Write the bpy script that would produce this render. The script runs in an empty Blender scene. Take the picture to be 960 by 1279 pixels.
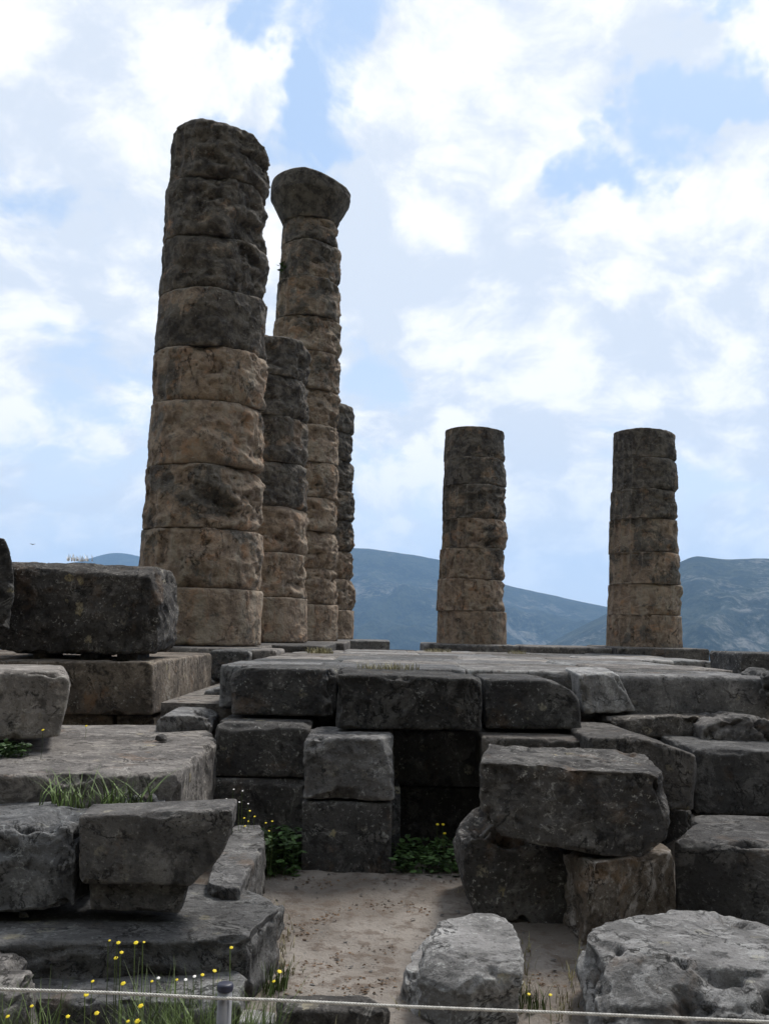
import bpy, bmesh, math, random
import numpy as np
from mathutils import Vector, Matrix
R = math.radians
random.seed(7); rng = np.random.default_rng(11)
S = bpy.context.scene; COL = S.collection
# ------------------------------------------------------------------ camera
EYE = Vector((0, 0, 1.65)); F = 1200.0; CX, CY = 480.0, 639.5
PITCH = math.atan(147.0/F); ROLL = R(1.2)
fw = Vector((0, math.cos(PITCH), math.sin(PITCH))); rt0 = Vector((1, 0, 0)); up0 = rt0.cross(fw)
# the horizon drops to the right: camera turned anticlockwise
rt = rt0*math.cos(ROLL) + up0*math.sin(ROLL); up = -rt0*math.sin(ROLL) + up0*math.cos(ROLL)
cam = bpy.data.objects.new('camera', bpy.data.cameras.new('camera')); COL.objects.link(cam)
M3 = Matrix((rt, up, -fw)).transposed(); cam.matrix_world = Matrix.Translation(EYE) @ M3.to_4x4()
cam.data.sensor_fit = 'VERTICAL'; cam.data.sensor_height = 24; cam.data.sensor_width = 24
cam.data.lens = F/1279*24; cam.data.clip_end = 40000; cam.data.clip_start = 0.05
S.camera = cam
def ray(x, y): return (fw*F + rt*(x-CX) - up*(y-CY))
def pt(x, y, d):
    r = ray(x, y); return EYE + r*(d/r.y)
def pz(x, y, z):
    r = ray(x, y); return EYE + r*((z-EYE.z)/r.z)
# ------------------------------------------------------------------ world + sun
SUN_AZ, SUN_EL = 32, 56     # azimuth clockwise from +Y (straight ahead)
W = bpy.data.worlds.new('World'); S.world = W; W.use_nodes = True
N = W.node_tree; nd = N.nodes; lk = N.links; nd.clear()
class NB:
    """tiny node builder"""
    def __init__(s, tree): s.t = tree
    def n(s, typ, ins=None, **kw):
        o = s.t.nodes.new(typ)
        for k, v in kw.items(): setattr(o, k, v)
        for k, v in (ins or {}).items():
            if isinstance(v, bpy.types.NodeSocket): s.t.links.new(v, o.inputs[k])
            else: o.inputs[k].default_value = v
        return o
    def m(s, op, a, b=0.0, c=0.0, clamp=False):
        o = s.n('ShaderNodeMath', operation=op, use_clamp=clamp)
        for i, v in enumerate((a, b, c)):
            if isinstance(v, bpy.types.NodeSocket): s.t.links.new(v, o.inputs[i])
            else: o.inputs[i].default_value = v
        return o.outputs[0]
    def v(s, op, a, b=(0, 0, 0), out=0):
        o = s.n('ShaderNodeVectorMath', operation=op)
        for i, v in enumerate((a, b)):
            if isinstance(v, bpy.types.NodeSocket): s.t.links.new(v, o.inputs[i])
            else: o.inputs[i].default_value = v
        return o.outputs[out]
    def mix(s, f, a, b, blend='MIX'):
        o = s.n('ShaderNodeMix', data_type='RGBA', blend_type=blend)
        for i, v in ((0, f), (6, a), (7, b)):
            if isinstance(v, bpy.types.NodeSocket): s.t.links.new(v, o.inputs[i])
            else: o.inputs[i].default_value = v if i == 0 else (*v[:3], 1)
        return o.outputs[2]
    def ramp(s, f, lo, hi, a=0.0, b=1.0):
        o = s.n('ShaderNodeMapRange', {0: f, 1: lo, 2: hi, 3: a, 4: b}, interpolation_type='SMOOTHSTEP'); return o.outputs[0]
    def noise(s, vec, scale, detail=6, rough=.55, dist=0.0, out=0):
        return s.n('ShaderNodeTexNoise', {'Vector': vec, 'Scale': scale, 'Detail': detail, 'Roughness': rough, 'Distortion': dist}).outputs[out]
b = NB(N)
sky = b.n('ShaderNodeTexSky', sky_type='NISHITA', sun_disc=False, sun_elevation=R(SUN_EL), sun_rotation=R(SUN_AZ), air_density=1.0, dust_density=2.0, ozone_density=1.5)
tc = b.n('ShaderNodeTexCoord').outputs['Generated']
sep = b.n('ShaderNodeSeparateXYZ', {0: tc})
zz = b.m('MAXIMUM', sep.outputs[2], 0.0); den = b.m('ADD', zz, 0.55)
u = b.m('DIVIDE', sep.outputs[0], den); v_ = b.m('DIVIDE', sep.outputs[1], den)
uv = b.n('ShaderNodeCombineXYZ', {0: u, 1: v_, 2: 0.0}).outputs[0]
warp = b.noise(uv, 2.2, 4, .55, 0, 1)
wd = b.noise(tc, 4.5, 5, .6, 0, 1)
wsc = b.n('ShaderNodeVectorMath', operation='SCALE'); N.links.new(b.v('SUBTRACT', wd, (.5, .5, .5)), wsc.inputs[0]); wsc.inputs['Scale'].default_value = .42
tcw = b.v('NORMALIZE', b.v('ADD', tc, wsc.outputs[0]))
uvw = b.v('ADD', uv, b.v('SCALE', b.v('SUBTRACT', warp, (.5, .5, .5)), (0, 0, 0)))
vs = b.n('ShaderNodeVectorMath', operation='SCALE'); N.links.new(b.v('SUBTRACT', warp, (.5, .5, .5)), vs.inputs[0]); vs.inputs['Scale'].default_value = .22
uvw = b.v('ADD', uv, vs.outputs[0])
n1 = b.noise(uvw, 3.6, 8, .54); n2 = b.noise(uvw, 12.0, 10, .62)
vb = b.n('ShaderNodeTexVoronoi', {'Vector': b.v('ADD', uvw, b.v('MULTIPLY', b.noise(uvw, 9.0, 5, .6, 0, 1), (.16, .16, 0))), 'Scale': 11.0, 'Smoothness': .7}, feature='SMOOTH_F1').outputs['Distance']
puff = b.m('SUBTRACT', .62, vb)
cov = b.m('ADD', b.m('ADD', b.m('MULTIPLY', n1, .52), b.m('MULTIPLY', n2, .42)), b.m('MULTIPLY', puff, .12))
def holes(lst):
    tot = None
    for (x, y, rad, amp) in lst:
        d = ray(x, y).normalized()
        dot = b.v('DOT_PRODUCT', tcw, tuple(d), out=1)
        c = math.cos(math.atan(rad/F))
        g = b.ramp(dot, c, 1.0, 0, amp)
        tot = g if tot is None else b.m('ADD', tot, g)
    return tot
HOLES = [(400, 50, 110, .13), (345, 120, 60, .09), (310, 185, 50, .07), (770, 215, 90, .11), (935, 100, 60, .14), (860, 165, 70, .10), (60, 250, 110, .07), (20, 140, 90, .05), (745, 245, 60, .07),
         (170, 20, 50, .09), (560, 560, 200, .05), (80, 560, 260, .05), (880, 540, 180, .04), (520, 190, 60, .05), (690, 150, 50, .05), (450, 470, 120, .05)]
CLOUD = [(640, 120, 190, .10), (560, 330, 220, .08), (100, 120, 170, .08), (880, 330, 190, .08), (300, 30, 60, .05), (650, 420, 170, .05)]
cov2 = b.m('SUBTRACT', b.m('ADD', cov, holes(CLOUD)), holes(HOLES))
cl = b.ramp(cov2, .325, .465)
cl = b.m('MULTIPLY', cl, b.ramp(sep.outputs[2], .0, .22, .35, 1.0))
veil = b.ramp(sep.outputs[2], .45, .0, .0, .9)           # thin high haze near the horizon
n3 = b.noise(b.v('ADD', uvw, (3.7, 1.2, 0)), 7.5, 10, .62)
shade = b.ramp(b.m('ADD', b.m('MULTIPLY', n3, .8), b.m('MULTIPLY', puff, .22)), .35, .54)
ccol = b.mix(shade, (6.6, 7.2, 8.1), (9.7, 9.7, 9.75))
skyc = b.mix(.75, sky.outputs[0], (4.6, 6.3, 8.9))
skyc = b.mix(veil, skyc, (7.7, 8.5, 9.4))
fin = b.mix(cl, skyc, ccol)
bg = b.n('ShaderNodeBackground', {'Color': fin, 'Strength': .10})
out = b.n('ShaderNodeOutputWorld', {0: bg.outputs[0]})
sun = bpy.data.objects.new('sun', bpy.data.lights.new('sun', 'SUN')); COL.objects.link(sun)
sun.data.energy = 3.2; sun.data.angle = R(14); sun.data.color = (1, .96, .9)
sd = Vector((math.sin(R(SUN_AZ))*math.cos(R(SUN_EL)), math.cos(R(SUN_AZ))*math.cos(R(SUN_EL)), math.sin(R(SUN_EL))))
sun.rotation_euler = sd.to_track_quat('Z', 'Y').to_euler(); sun.location = (0, 0, 30)
S.view_settings.view_transform = 'Standard'; S.view_settings.look = 'None'; S.view_settings.gamma = 1
S.view_settings.use_curve_mapping = False; S.view_settings.exposure = 0.25
S.render.engine = 'CYCLES'; S.cycles.max_bounces = 6; S.cycles.volume_bounces = 1
# ------------------------------------------------------------------ numpy noise
_perm = np.random.default_rng(3).permutation(256).astype(np.int64); _perm = np.concatenate([_perm, _perm])
_g = np.random.default_rng(4).normal(size=(256, 3)); _g /= np.linalg.norm(_g, axis=1)[:, None]
def perlin(p):
    i = np.floor(p).astype(np.int64); f = p - i; i &= 255
    w = f*f*f*(f*(f*6-15)+10); r = 0
    for dx in (0, 1):
        wx = w[:, 0] if dx else 1-w[:, 0]
        for dy in (0, 1):
            wy = w[:, 1] if dy else 1-w[:, 1]
            for dz in (0, 1):
                wz = w[:, 2] if dz else 1-w[:, 2]
                h = _perm[_perm[_perm[(i[:, 0]+dx) & 255]+((i[:, 1]+dy) & 255)]+((i[:, 2]+dz) & 255)]
                g = _g[h]
                r = r + wx*wy*wz*(g[:, 0]*(f[:, 0]-dx)+g[:, 1]*(f[:, 1]-dy)+g[:, 2]*(f[:, 2]-dz))
    return r*1.6
def fbm(p, o=4, rough=.5, lac=2.05):
    t = 0; a = 1; s = 0
    for k in range(o):
        t = t + a*perlin(p + k*17.3); s += a; a *= rough; p = p*lac
    return t/s
def ridged(p, o=4, rough=.5):
    t = 0; a = 1; s = 0
    for k in range(o):
        t = t + a*(1-2*np.abs(perlin(p+k*9.1))); s += a; a *= rough; p = p*2.1
    return t/s
def smst(x, a, b_):
    t = np.clip((x-a)/(b_-a), 0, 1); return t*t*(3-2*t)
# ------------------------------------------------------------------ materials
def newmat(name):
    m = bpy.data.materials.new(name); m.use_nodes = True; t = m.node_tree; t.nodes.clear(); return m, NB(t)
def finish(b, col, bump=None, rough=.95, spec=.25, dist=.01, strength=.6):
    ins = {'Base Color': col, 'Roughness': rough, 'Specular IOR Level': spec}
    if bump is not None:
        ins['Normal'] = b.n('ShaderNodeBump', {'Height': bump, 'Distance': dist, 'Strength': strength}).outputs[0]
    p = b.n('ShaderNodeBsdfPrincipled', ins); b.n('ShaderNodeOutputMaterial', {0: p.outputs[0]})
def objco(b):
    oc = b.n('ShaderNodeTexCoord').outputs['Object']; oi = b.n('ShaderNodeObjectInfo').outputs['Random']
    r3 = b.n('ShaderNodeCombineXYZ', {0: b.m('MULTIPLY', oi, 91.), 1: b.m('MULTIPLY', oi, 57.), 2: b.m('MULTIPLY', oi, 23.)}).outputs[0]
    return b.v('ADD', oc, r3), oi
def stone(name, dark, mid, light, brown=(.2, .13, .08), brown_amt=.35, lichen=(.42, .42, .40), lich_amt=.5, fine=1.0):
    m, b = newmat(name); co, oi = objco(b)
    nA = b.noise(co, 1.9*fine, 9, .66, .2); nB = b.noise(co, 8*fine, 9, .70); nC = b.noise(co, 42*fine, 6, .65); nD = b.noise(b.v('ADD', co, (31., 7., 3.)), 5*fine, 10, .74, .5)
    c = b.mix(b.ramp(nA, .40, .60), dark, mid)
    c = b.mix(b.ramp(nD, .50, .62, 0, .75), c, light)
    c = b.mix(b.ramp(nB, .46, .36, 0, .85), c, tuple(x*.5 for x in dark))
    nBr = b.noise(co, 2.3*fine, 6, .7, .3); c = b.mix(b.ramp(nBr, .56, .68, 0, brown_amt), c, brown)
    # thin pale veins and dark cracks
    ve = b.noise(b.v('ADD', co, (5., 9., 2.)), 2.2*fine, 8, .62, .8); vein = b.ramp(b.m('ABSOLUTE', b.m('SUBTRACT', ve, .5)), .010, .0)
    c = b.mix(b.m('MULTIPLY', b.m('MULTIPLY', vein, b.ramp(nA, .5, .62)), .6), c, lichen)
    ck = b.noise(b.v('ADD', co, (15., 2., 8.)), 1.7*fine, 9, .66, .5); crack = b.ramp(b.m('ABSOLUTE', b.m('SUBTRACT', ck, .5)), .012, .0)
    crack = b.m('MULTIPLY', crack, b.ramp(nD, .44, .56)); c = b.mix(b.m('MULTIPLY', crack, .8), c, tuple(x*.2 for x in dark))
    # lichen rosettes and crumbs
    wv = b.v('ADD', co, b.v('MULTIPLY', b.noise(co, 14*fine, 4, .6, 0, 1), (.10, .10, .10)))
    vo = b.n('ShaderNodeTexVoronoi', {'Vector': wv, 'Scale': 9*fine, 'Randomness': 1.0})
    rnd = b.n('ShaderNodeSeparateColor', {0: vo.outputs['Color']})
    size = b.ramp(rnd.outputs[0], .6, 1.0, 0.0, .40)
    spot = b.ramp(b.m('SUBTRACT', size, vo.outputs['Distance']), 0.0, .06)
    spot = b.m('MULTIPLY', b.m('MULTIPLY', spot, b.ramp(nC, .40, .55)), b.ramp(nA, .44, .60))
    c = b.mix(b.m('MULTIPLY', spot, lich_amt), c, b.mix(rnd.outputs[1], lichen, (.36, .31, .17)))
    sp2 = b.m('MULTIPLY', b.ramp(nC, .56, .66), b.ramp(nB, .46, .58)); c = b.mix(b.m('MULTIPLY', sp2, lich_amt), c, lichen)
    c = b.mix(b.m('MULTIPLY', b.ramp(nC, .43, .33), .7), c, tuple(x*.35 for x in dark))
    hv = b.m('ADD', b.m('MULTIPLY', nD, .7), b.m('ADD', b.m('MULTIPLY', nB, .45), b.m('ADD', b.m('MULTIPLY', nC, .22), b.m('MULTIPLY', crack, -.35))))
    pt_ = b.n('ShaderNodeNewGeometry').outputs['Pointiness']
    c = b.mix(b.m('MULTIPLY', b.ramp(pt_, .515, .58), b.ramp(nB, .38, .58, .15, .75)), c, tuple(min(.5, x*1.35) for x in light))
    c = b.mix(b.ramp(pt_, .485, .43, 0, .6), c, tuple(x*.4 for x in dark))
    g = b.m('MULTIPLY_ADD', oi, .7, .65); r2 = b.m('FRACT', b.m('MULTIPLY', oi, 7.31)); w_ = b.m('MULTIPLY_ADD', r2, .10, .965)
    c = b.mix(1.0, c, b.n('ShaderNodeCombineXYZ', {0: b.m('MULTIPLY', g, w_), 1: g, 2: b.m('MULTIPLY', g, b.m('SUBTRACT', 2.0, w_))}).outputs[0], 'MULTIPLY')
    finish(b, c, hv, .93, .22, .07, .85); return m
MAT = {}
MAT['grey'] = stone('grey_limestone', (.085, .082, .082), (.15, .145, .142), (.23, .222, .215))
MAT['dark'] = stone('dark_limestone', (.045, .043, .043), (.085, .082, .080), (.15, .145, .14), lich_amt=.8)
MAT['pale'] = stone('pale_limestone', (.135, .13, .126), (.24, .23, .224), (.38, .37, .36), lich_amt=.7)
MAT['split'] = stone('split_limestone', (.10, .085, .07), (.19, .17, .15), (.30, .29, .28), brown=(.24, .15, .08), brown_amt=.4, lich_amt=.5)
MAT['brown'] = stone('brown_breccia', (.07, .06, .052), (.135, .115, .095), (.21, .18, .15), brown=(.20, .11, .055), brown_amt=.5)
def column_mat():
    m, b = newmat('weathered_column_stone'); co, oi = objco(b)
    w = b.n('ShaderNodeAttribute', attribute_type='OBJECT', attribute_name='weather').outputs['Fac']
    nA = b.noise(co, 1.5, 8, .62, .5); nB = b.noise(co, 5.5, 8, .66, .3); nC = b.noise(co, 26, 6, .62)
    st = b.n('ShaderNodeMapping', {'Vector': co, 'Scale': (1, 1, .35)}).outputs[0]
    nV = b.noise(st, 5, 7, .65, .4)
    nP = b.noise(b.v('ADD', co, (3., 8., 1.)), 3.0, 9, .70, .4)
    c = b.mix(b.ramp(nB, .38, .62), (.19, .145, .112), (.36, .28, .21))
    c = b.mix(b.ramp(nP, .52, .66, 0, .75), c, (.40, .245, .15))          # rusty stain
    c = b.mix(b.ramp(nV, .50, .62, 0, .6), c, (.34, .30, .24))
    k = b.m('ADD', b.m('ADD', b.m('MULTIPLY', nA, -.9), b.m('MULTIPLY', nB, .5)), b.m('MULTIPLY', nC, .2))
    lich = b.ramp(b.m('ADD', k, b.m('MULTIPLY', w, .34)), .02, .12)
    c = b.mix(b.m('MULTIPLY', lich, .9), c, b.mix(b.ramp(nB, .35, .65), (.035, .034, .035), (.14, .13, .115)))
    ck = b.noise(b.n('ShaderNodeMapping', {'Vector': co, 'Scale': (1, 1, .5)}).outputs[0], 1.6, 9, .64, .6); crack = b.m('MULTIPLY', b.ramp(b.m('ABSOLUTE', b.m('SUBTRACT', ck, .5)), .009, .0), b.ramp(nP, .46, .54)); c = b.mix(b.m('MULTIPLY', crack, .8), c, (.025, .022, .02))
    sp = b.m('MULTIPLY', b.ramp(nC, .58, .68), b.ramp(nP, .46, .6)); c = b.mix(b.m('MULTIPLY', sp, .6), c, (.40, .38, .34))
    c = b.mix(b.m('MULTIPLY', b.ramp(nB, .38, .30), .6), c, (.035, .03, .025))
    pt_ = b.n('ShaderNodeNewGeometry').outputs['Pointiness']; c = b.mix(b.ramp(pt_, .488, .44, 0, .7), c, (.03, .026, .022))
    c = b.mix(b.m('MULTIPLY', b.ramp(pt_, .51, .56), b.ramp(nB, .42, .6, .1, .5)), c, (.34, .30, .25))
    hv = b.m('ADD', b.m('ADD', b.m('MULTIPLY', nB, .8), b.m('MULTIPLY', nP, .8)), b.m('SUBTRACT', b.m('MULTIPLY', nC, .22), b.m('MULTIPLY', crack, .3)))
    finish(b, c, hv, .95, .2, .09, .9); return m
MAT['column'] = column_mat()
def ground_mat():
    m, b = newmat('ground_soil'); g = b.n('ShaderNodeNewGeometry').outputs['Position']
    n1 = b.noise(g, 1.4, 7, .6); n2 = b.noise(g, 9, 7, .65); n3 = b.noise(g, 60, 6, .7)
    c = b.mix(b.ramp(n1, .4, .62), (.185, .162, .142), (.29, .26, .232))
    c = b.mix(b.ramp(n2, .48, .62, 0, .75), c, (.135, .105, .085))
    c = b.mix(b.ramp(n3, .60, .70, 0, .7), c, (.16, .13, .11)); c = b.mix(b.ramp(n3, .40, .30, 0, .5), c, (.40, .365, .34))
    # scrub and rock away from the sandy court
    far = b.v('LENGTH', g, out=1)
    k1 = b.noise(g, .02, 8, .65); k2 = b.noise(g, .12, 6, .7)
    sc = b.mix(b.ramp(b.m('ADD', b.m('MULTIPLY', k1, .5), b.m('MULTIPLY', k2, .5)), .42, .60), (.035, .05, .022), (.11, .10, .075))
    c = b.mix(b.ramp(far, 12, 30), c, sc)
    hv = b.m('ADD', b.m('MULTIPLY', n2, .9), b.m('MULTIPLY', n3, .35))
    finish(b, c, hv, .97, .15, .045, .9); return m
MAT['ground'] = ground_mat()
def hill_mat(name, a, c_, rock, s):
    m, b = newmat(name); g = b.n('ShaderNodeNewGeometry').outputs['Position']
    g2 = b.n('ShaderNodeMapping', {'Vector': g, 'Scale': (1, 1, .6)}).outputs[0]
    n1 = b.noise(g2, .0016*s, 8, .6, .4); n2 = b.noise(g2, .011*s, 9, .72, .6); n3 = b.noise(g2, .06*s, 6, .75)
    c = b.mix(b.ramp(b.m('ADD', b.m('MULTIPLY', n2, .5), b.m('MULTIPLY', n3, .5)), .46, .54), a, c_)
    k = b.m('ADD', b.m('MULTIPLY', n1, .5), b.m('MULTIPLY', b.m('ADD', n2, n3), .25))
    c = b.mix(b.ramp(k, .52, .60, 0, .5), c, rock)
    finish(b, c, b.m('ADD', n2, n3), 1, .1, 12, .6); return m
MAT['hill'] = hill_mat('hill_scrub', (.010, .018, .016), (.034, .044, .032), (.26, .25, .235), 1)
def flat(name, c, rough=.7, spec=.3, bump=False, var=.25, sc=30):
    m, b = newmat(name); co, oi = objco(b); n = b.noise(co, sc, 4, .6)
    k = b.mix(b.ramp(n, .35, .65), tuple(x*(1-var) for x in c), tuple(min(1, x*(1+var)) for x in c))
    finish(b, k, n if bump else None, rough, spec, .004, .4); return m
MAT['grass'] = flat('grass_blade', (.085, .12, .035), .6, .3, var=.5, sc=8)
MAT['weed'] = flat('weed_leaf', (.10, .145, .045), .6, .3, var=.5, sc=9)
MAT['drygrass'] = flat('dry_grass_blade', (.30, .27, .15), .8, .2, var=.4, sc=8)
MAT['leaf'] = flat('dark_leaf', (.055, .105, .03), .55, .35, var=.5, sc=10)
MAT['yellow'] = flat('yellow_petal', (.66, .52, .02), .6, .3, var=.1)
MAT['white'] = flat('white_petal', (.75, .73, .70), .7, .3, var=.08)
MAT['red'] = flat('dry_red_petal', (.35, .12, .09), .7, .3, var=.2)
MAT['rope'] = flat('rope_fibre', (.56, .54, .50), .85, .2, True, .2, 60)
MAT['post'] = flat('galvanised_post', (.15, .15, .16), .5, .5, True, .15, 12)
MAT['cap'] = flat('dark_plastic_cap', (.02, .022, .045), .45, .5, False, .2)
MAT['litter'] = flat('dead_leaf', (.13, .085, .055), .85, .2, False, .5, 5)
MAT['bird'] = flat('dark_feather', (.03, .03, .035), .8, .2, False, .2)
# ------------------------------------------------------------------ helpers
def link(name, me, mat, parent=None, loc=None, smooth=True):
    o = bpy.data.objects.new(name, me); COL.objects.link(o)
    if mat: me.materials.append(MAT[mat] if isinstance(mat, str) else mat)
    if smooth: me.polygons.foreach_set('use_smooth', [True]*len(me.polygons))
    if loc is not None: o.location = loc
    if parent: o.parent = parent
    return o
def tag(o, label, cat, group=None, kind=None):
    if label: o['label'] = label
    if cat: o['category'] = cat
    if group: o['group'] = group
    if kind: o['kind'] = kind
    return o
def empty(name, loc): 
    o = bpy.data.objects.new(name, None); COL.objects.link(o); o.location = loc; o.empty_display_size = .2; return o
def grid_mesh(name, V, nu, nv, closed_u=False):
    """V (nv,nu,3)"""
    me = bpy.data.meshes.new(name); idx = np.arange(nu*nv).reshape(nv, nu)
    a = idx[:-1, :-1].ravel(); b_ = idx[:-1, 1:].ravel(); c = idx[1:, 1:].ravel(); d = idx[1:, :-1].ravel()
    me.from_pydata(V.reshape(-1, 3).tolist(), [], np.stack([a, b_, c, d], 1).tolist()); me.update(); return me
def hull_of(points):
    bm = bmesh.new()
    for p in points: bm.verts.new(p)
    r = bmesh.ops.convex_hull(bm, input=bm.verts)
    bmesh.ops.delete(bm, geom=[v for v in bm.verts if not v.link_faces], context='VERTS')
    bmesh.ops.dissolve_limit(bm, angle_limit=R(1.5), verts=bm.verts, edges=bm.edges)
    bmesh.ops.recalc_face_normals(bm, faces=bm.faces)
    return bm
def chip(points, n, depth, rs, up_bias=0):
    """cut n random pieces off edges and corners of the convex solid"""
    for k in range(n):
        bm = hull_of(points)
        ed = [e for e in bm.edges if len(e.link_faces) == 2 and e.link_faces[0].normal.dot(e.link_faces[1].normal) < .6 and e.link_faces[0].normal.z+e.link_faces[1].normal.z > -.35]
        if not ed: bm.free(); return points
        ed.sort(key=lambda e: (e.verts[0].co.y+e.verts[1].co.y)*.5)
        e = ed[min(len(ed)-1, int(rs.random()**1.5*len(ed)))]
        t = rs.random(); p = e.verts[0].co.lerp(e.verts[1].co, t)
        nrm = (e.link_faces[0].normal*(.5+rs.random()) + e.link_faces[1].normal*(.5+rs.random()))
        ax = (e.verts[1].co-e.verts[0].co).normalized()
        nrm = (nrm.normalized() + ax*(rs.random()-.5)*1.1).normalized()
        # keep corner cuts shallow whatever the tilt
        far = max(v.co.dot(nrm) for v in bm.verts)
        co = nrm*(far - depth*(.35+.9*rs.random()))
        bmesh.ops.bisect_plane(bm, geom=bm.verts[:]+bm.edges[:]+bm.faces[:], plane_co=co, plane_no=nrm, clear_outer=True)
        q = [v.co.copy() for v in bm.verts]; bm.free()
        if len(q) >= 6: points = q
    return points
NBLK = 0
def rock(name, hulls, mat, label=None, cat='stone block', group=None, amp=.012, erode=.05, chips=4, chipd=.07, vox=None, parent=None, kind=None, seed=None, bites=0.0, layer=0.0, sink=None, hole=None):
    """hulls: list of point lists (world); voxel-unioned, worn and displaced"""
    global NBLK; NBLK += 1; rs = random.Random(seed if seed is not None else NBLK*31+5)
    if isinstance(hulls[0], Vector): hulls = [hulls]
    if sink is not None: hulls = [[Vector((p.x, p.y, sink[1])) if p.z < sink[0] else p for p in h] for h in hulls]
    bmA = bmesh.new(); planes = []
    for h in hulls:
        h = chip(h, chips, chipd, rs)
        bm = hull_of(h)
        pl = [(np.array(f.normal), float(f.normal.dot(f.calc_center_median()))) for f in bm.faces]; planes.append(pl)
        tmp = bpy.data.meshes.new('t'); bm.to_mesh(tmp); bm.free(); bmA.from_mesh(tmp); bpy.data.meshes.remove(tmp)
    me = bpy.data.meshes.new('t'); bmA.to_mesh(me); bmA.free()
    co = np.array([v.co[:] for v in me.vertices]); lo, hi = co.min(0), co.max(0); ctr = (lo+hi)/2
    base = Vector((ctr[0], ctr[1], lo[2]))
    dist = max(1.5, float(lo[1]))
    if vox is None: vox = max(.0105, min(.05, dist*.0024))
    o = bpy.data.objects.new('t', me); COL.objects.link(o)
    md = o.modifiers.new('r', 'REMESH'); md.mode = 'VOXEL'; md.voxel_size = vox; md.adaptivity = 0
    dg = bpy.context.evaluated_depsgraph_get(); dg.update(); m2 = bpy.data.meshes.new_from_object(o.evaluated_get(dg))
    bpy.data.objects.remove(o); bpy.data.meshes.remove(me)
    n = len(m2.vertices); P = np.empty(n*3); m2.vertices.foreach_get('co', P); P = P.reshape(-1, 3)
    off = np.array([rs.random()*50 for _ in range(3)]); Q = P + off
    D = np.zeros_like(P); Nn = np.zeros_like(P)
    erode *= .62
    r_ = erode*(.30 + 3.8*np.clip(fbm(Q*2.6, 3)-.04, 0, 2) + 1.5*np.clip(fbm(Q*8, 2)-.05, 0, 1))
    edge = np.ones(len(P))
    for pl in planes:
        dd = np.stack([c - P@nv for nv, c in pl], 1)            # inside positive
        on = (dd.min(1) < vox*1.3) & (dd.min(1) > -vox*1.3)
        dd = np.maximum(dd, 0); so = np.sort(dd, 1); amin = dd.argmin(1)
        for i, (nv, c) in enumerate(pl):
            oth = np.where(amin == i, so[:, 1], so[:, 0])
            g = r_*.55*np.clip(1-oth/r_, 0, 1)**2 * np.clip(1-dd[:, i]/r_, 0, 1)
            D -= (g*on)[:, None]*nv
            edge = np.where(on & (amin == i), np.minimum(edge, so[:, 1]/.06), edge)
            Nn += (on*np.clip(1-dd[:, i]/(vox*3), 0, 1))[:, None]*nv
    Nn /= (np.linalg.norm(Nn, axis=1)[:, None]+1e-9)
    h = amp*(.55*fbm(Q*2.2, 3) + .75*(ridged(Q*3.3, 4, .5)-.75) + .35*(ridged(Q*9+3, 3, .55)-.6)) + amp*.10*fbm(Q*30, 2)
    h = np.where(h > 0, h*np.clip(edge, 0, 1), h)
    flat_top = np.clip(Nn[:, 2], 0, 1)**2; h *= (1-.75*flat_top)
    if layer:   # bedding ledges on the broken faces
        ph = P[:, 2]*layer + 1.3*fbm(Q*1.8, 3); saw = ph-np.floor(ph); h += amp*.8*(smst(saw, 0, .75)-smst(saw, .8, 1)-.3)*(1-flat_top)
    if bites: h -= bites*np.clip(fbm(Q*2.1+40, 3)-.12, 0, 1)*1.6*(1-.85*flat_top)
    P2 = P + D + Nn*h[:, None] - np.array(base)
    if hole:
        hr = np.hypot((P[:, 0]-hole[0].x), (P[:, 1]-hole[0].y)*hole[3])+.02*fbm(Q*7, 2); P2[:, 2] -= np.where(P[:, 2] > hole[0].z-.05, hole[2]*smst(-hr, -hole[1], -hole[1]*.75), 0)
    m2.vertices.foreach_set('co', P2.ravel()); m2.update()
    o = link(name, m2, mat, parent, base if parent is None else base-parent.location); m2.name = name
    tag(o, label, cat if parent is None else None, group, kind); return o
def fp(poly, d, depth, dx=0.0, dz=0.0, drop=None):
    """front polygon in photo pixels; d scalar or (left,right); extruded away by depth"""
    xs = [p[0] for p in poly]; x0, x1 = min(xs), max(xs); pts = []
    for p in poly:
        dd = p[2] if len(p) > 2 else (d if not isinstance(d, tuple) else d[0]+(d[1]-d[0])*(p[0]-x0)/(x1-x0))
        q = pt(p[0], p[1], dd); pts += [q, q+Vector((dx, depth, dz))]
    return pts
def tp(poly, zt, zb, taper=0.0):
    """top polygon in photo pixels lying at height zt, extruded down to zb"""
    t = [pz(x, y, zt) for x, y in poly]; c = sum(t, Vector())/len(t)
    return t + [Vector((c.x+(q.x-c.x)*(1+taper), c.y+(q.y-c.y)*(1+taper), zb)) for q in t]
def box(x0, x1, y0, y1, z0, z1):
    return [Vector((x, y, z)) for x in (x0, x1) for y in (y0, y1) for z in (z0, z1)]
# ------------------------------------------------------------------ ground
def axis(lo, hi, step, far, grow=1.13):
    a = list(np.arange(lo, hi+1e-6, step)); s = step; x = hi
    while x < far: s *= grow; x += s; a.append(x)
    s = step; x = lo; pre = []
    while x > -far: s *= grow; x -= s; pre.append(x)
    return np.array(pre[::-1]+a)
gx = axis(-2.6, 3.2, .028, 8000); gy = axis(3.0, 8.0, .028, 8000)
X, Y = np.meshgrid(gx, gy); Pg = np.stack([X.ravel(), Y.ravel(), np.zeros(X.size)], 1)
near = smst(np.hypot(X, Y-5), 14, 8).ravel()
zg = near*(.05*fbm(Pg*.9, 3) + .014*fbm(Pg*5, 3) + .006*fbm(Pg*22, 2))
zg += .05*smst(Y, 5.9, 6.6).ravel()*near
left_rise = (smst(-X, 1.75, 2.1)*smst(Y, 5.0, 5.6)).ravel(); zg += left_rise*.55
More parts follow.
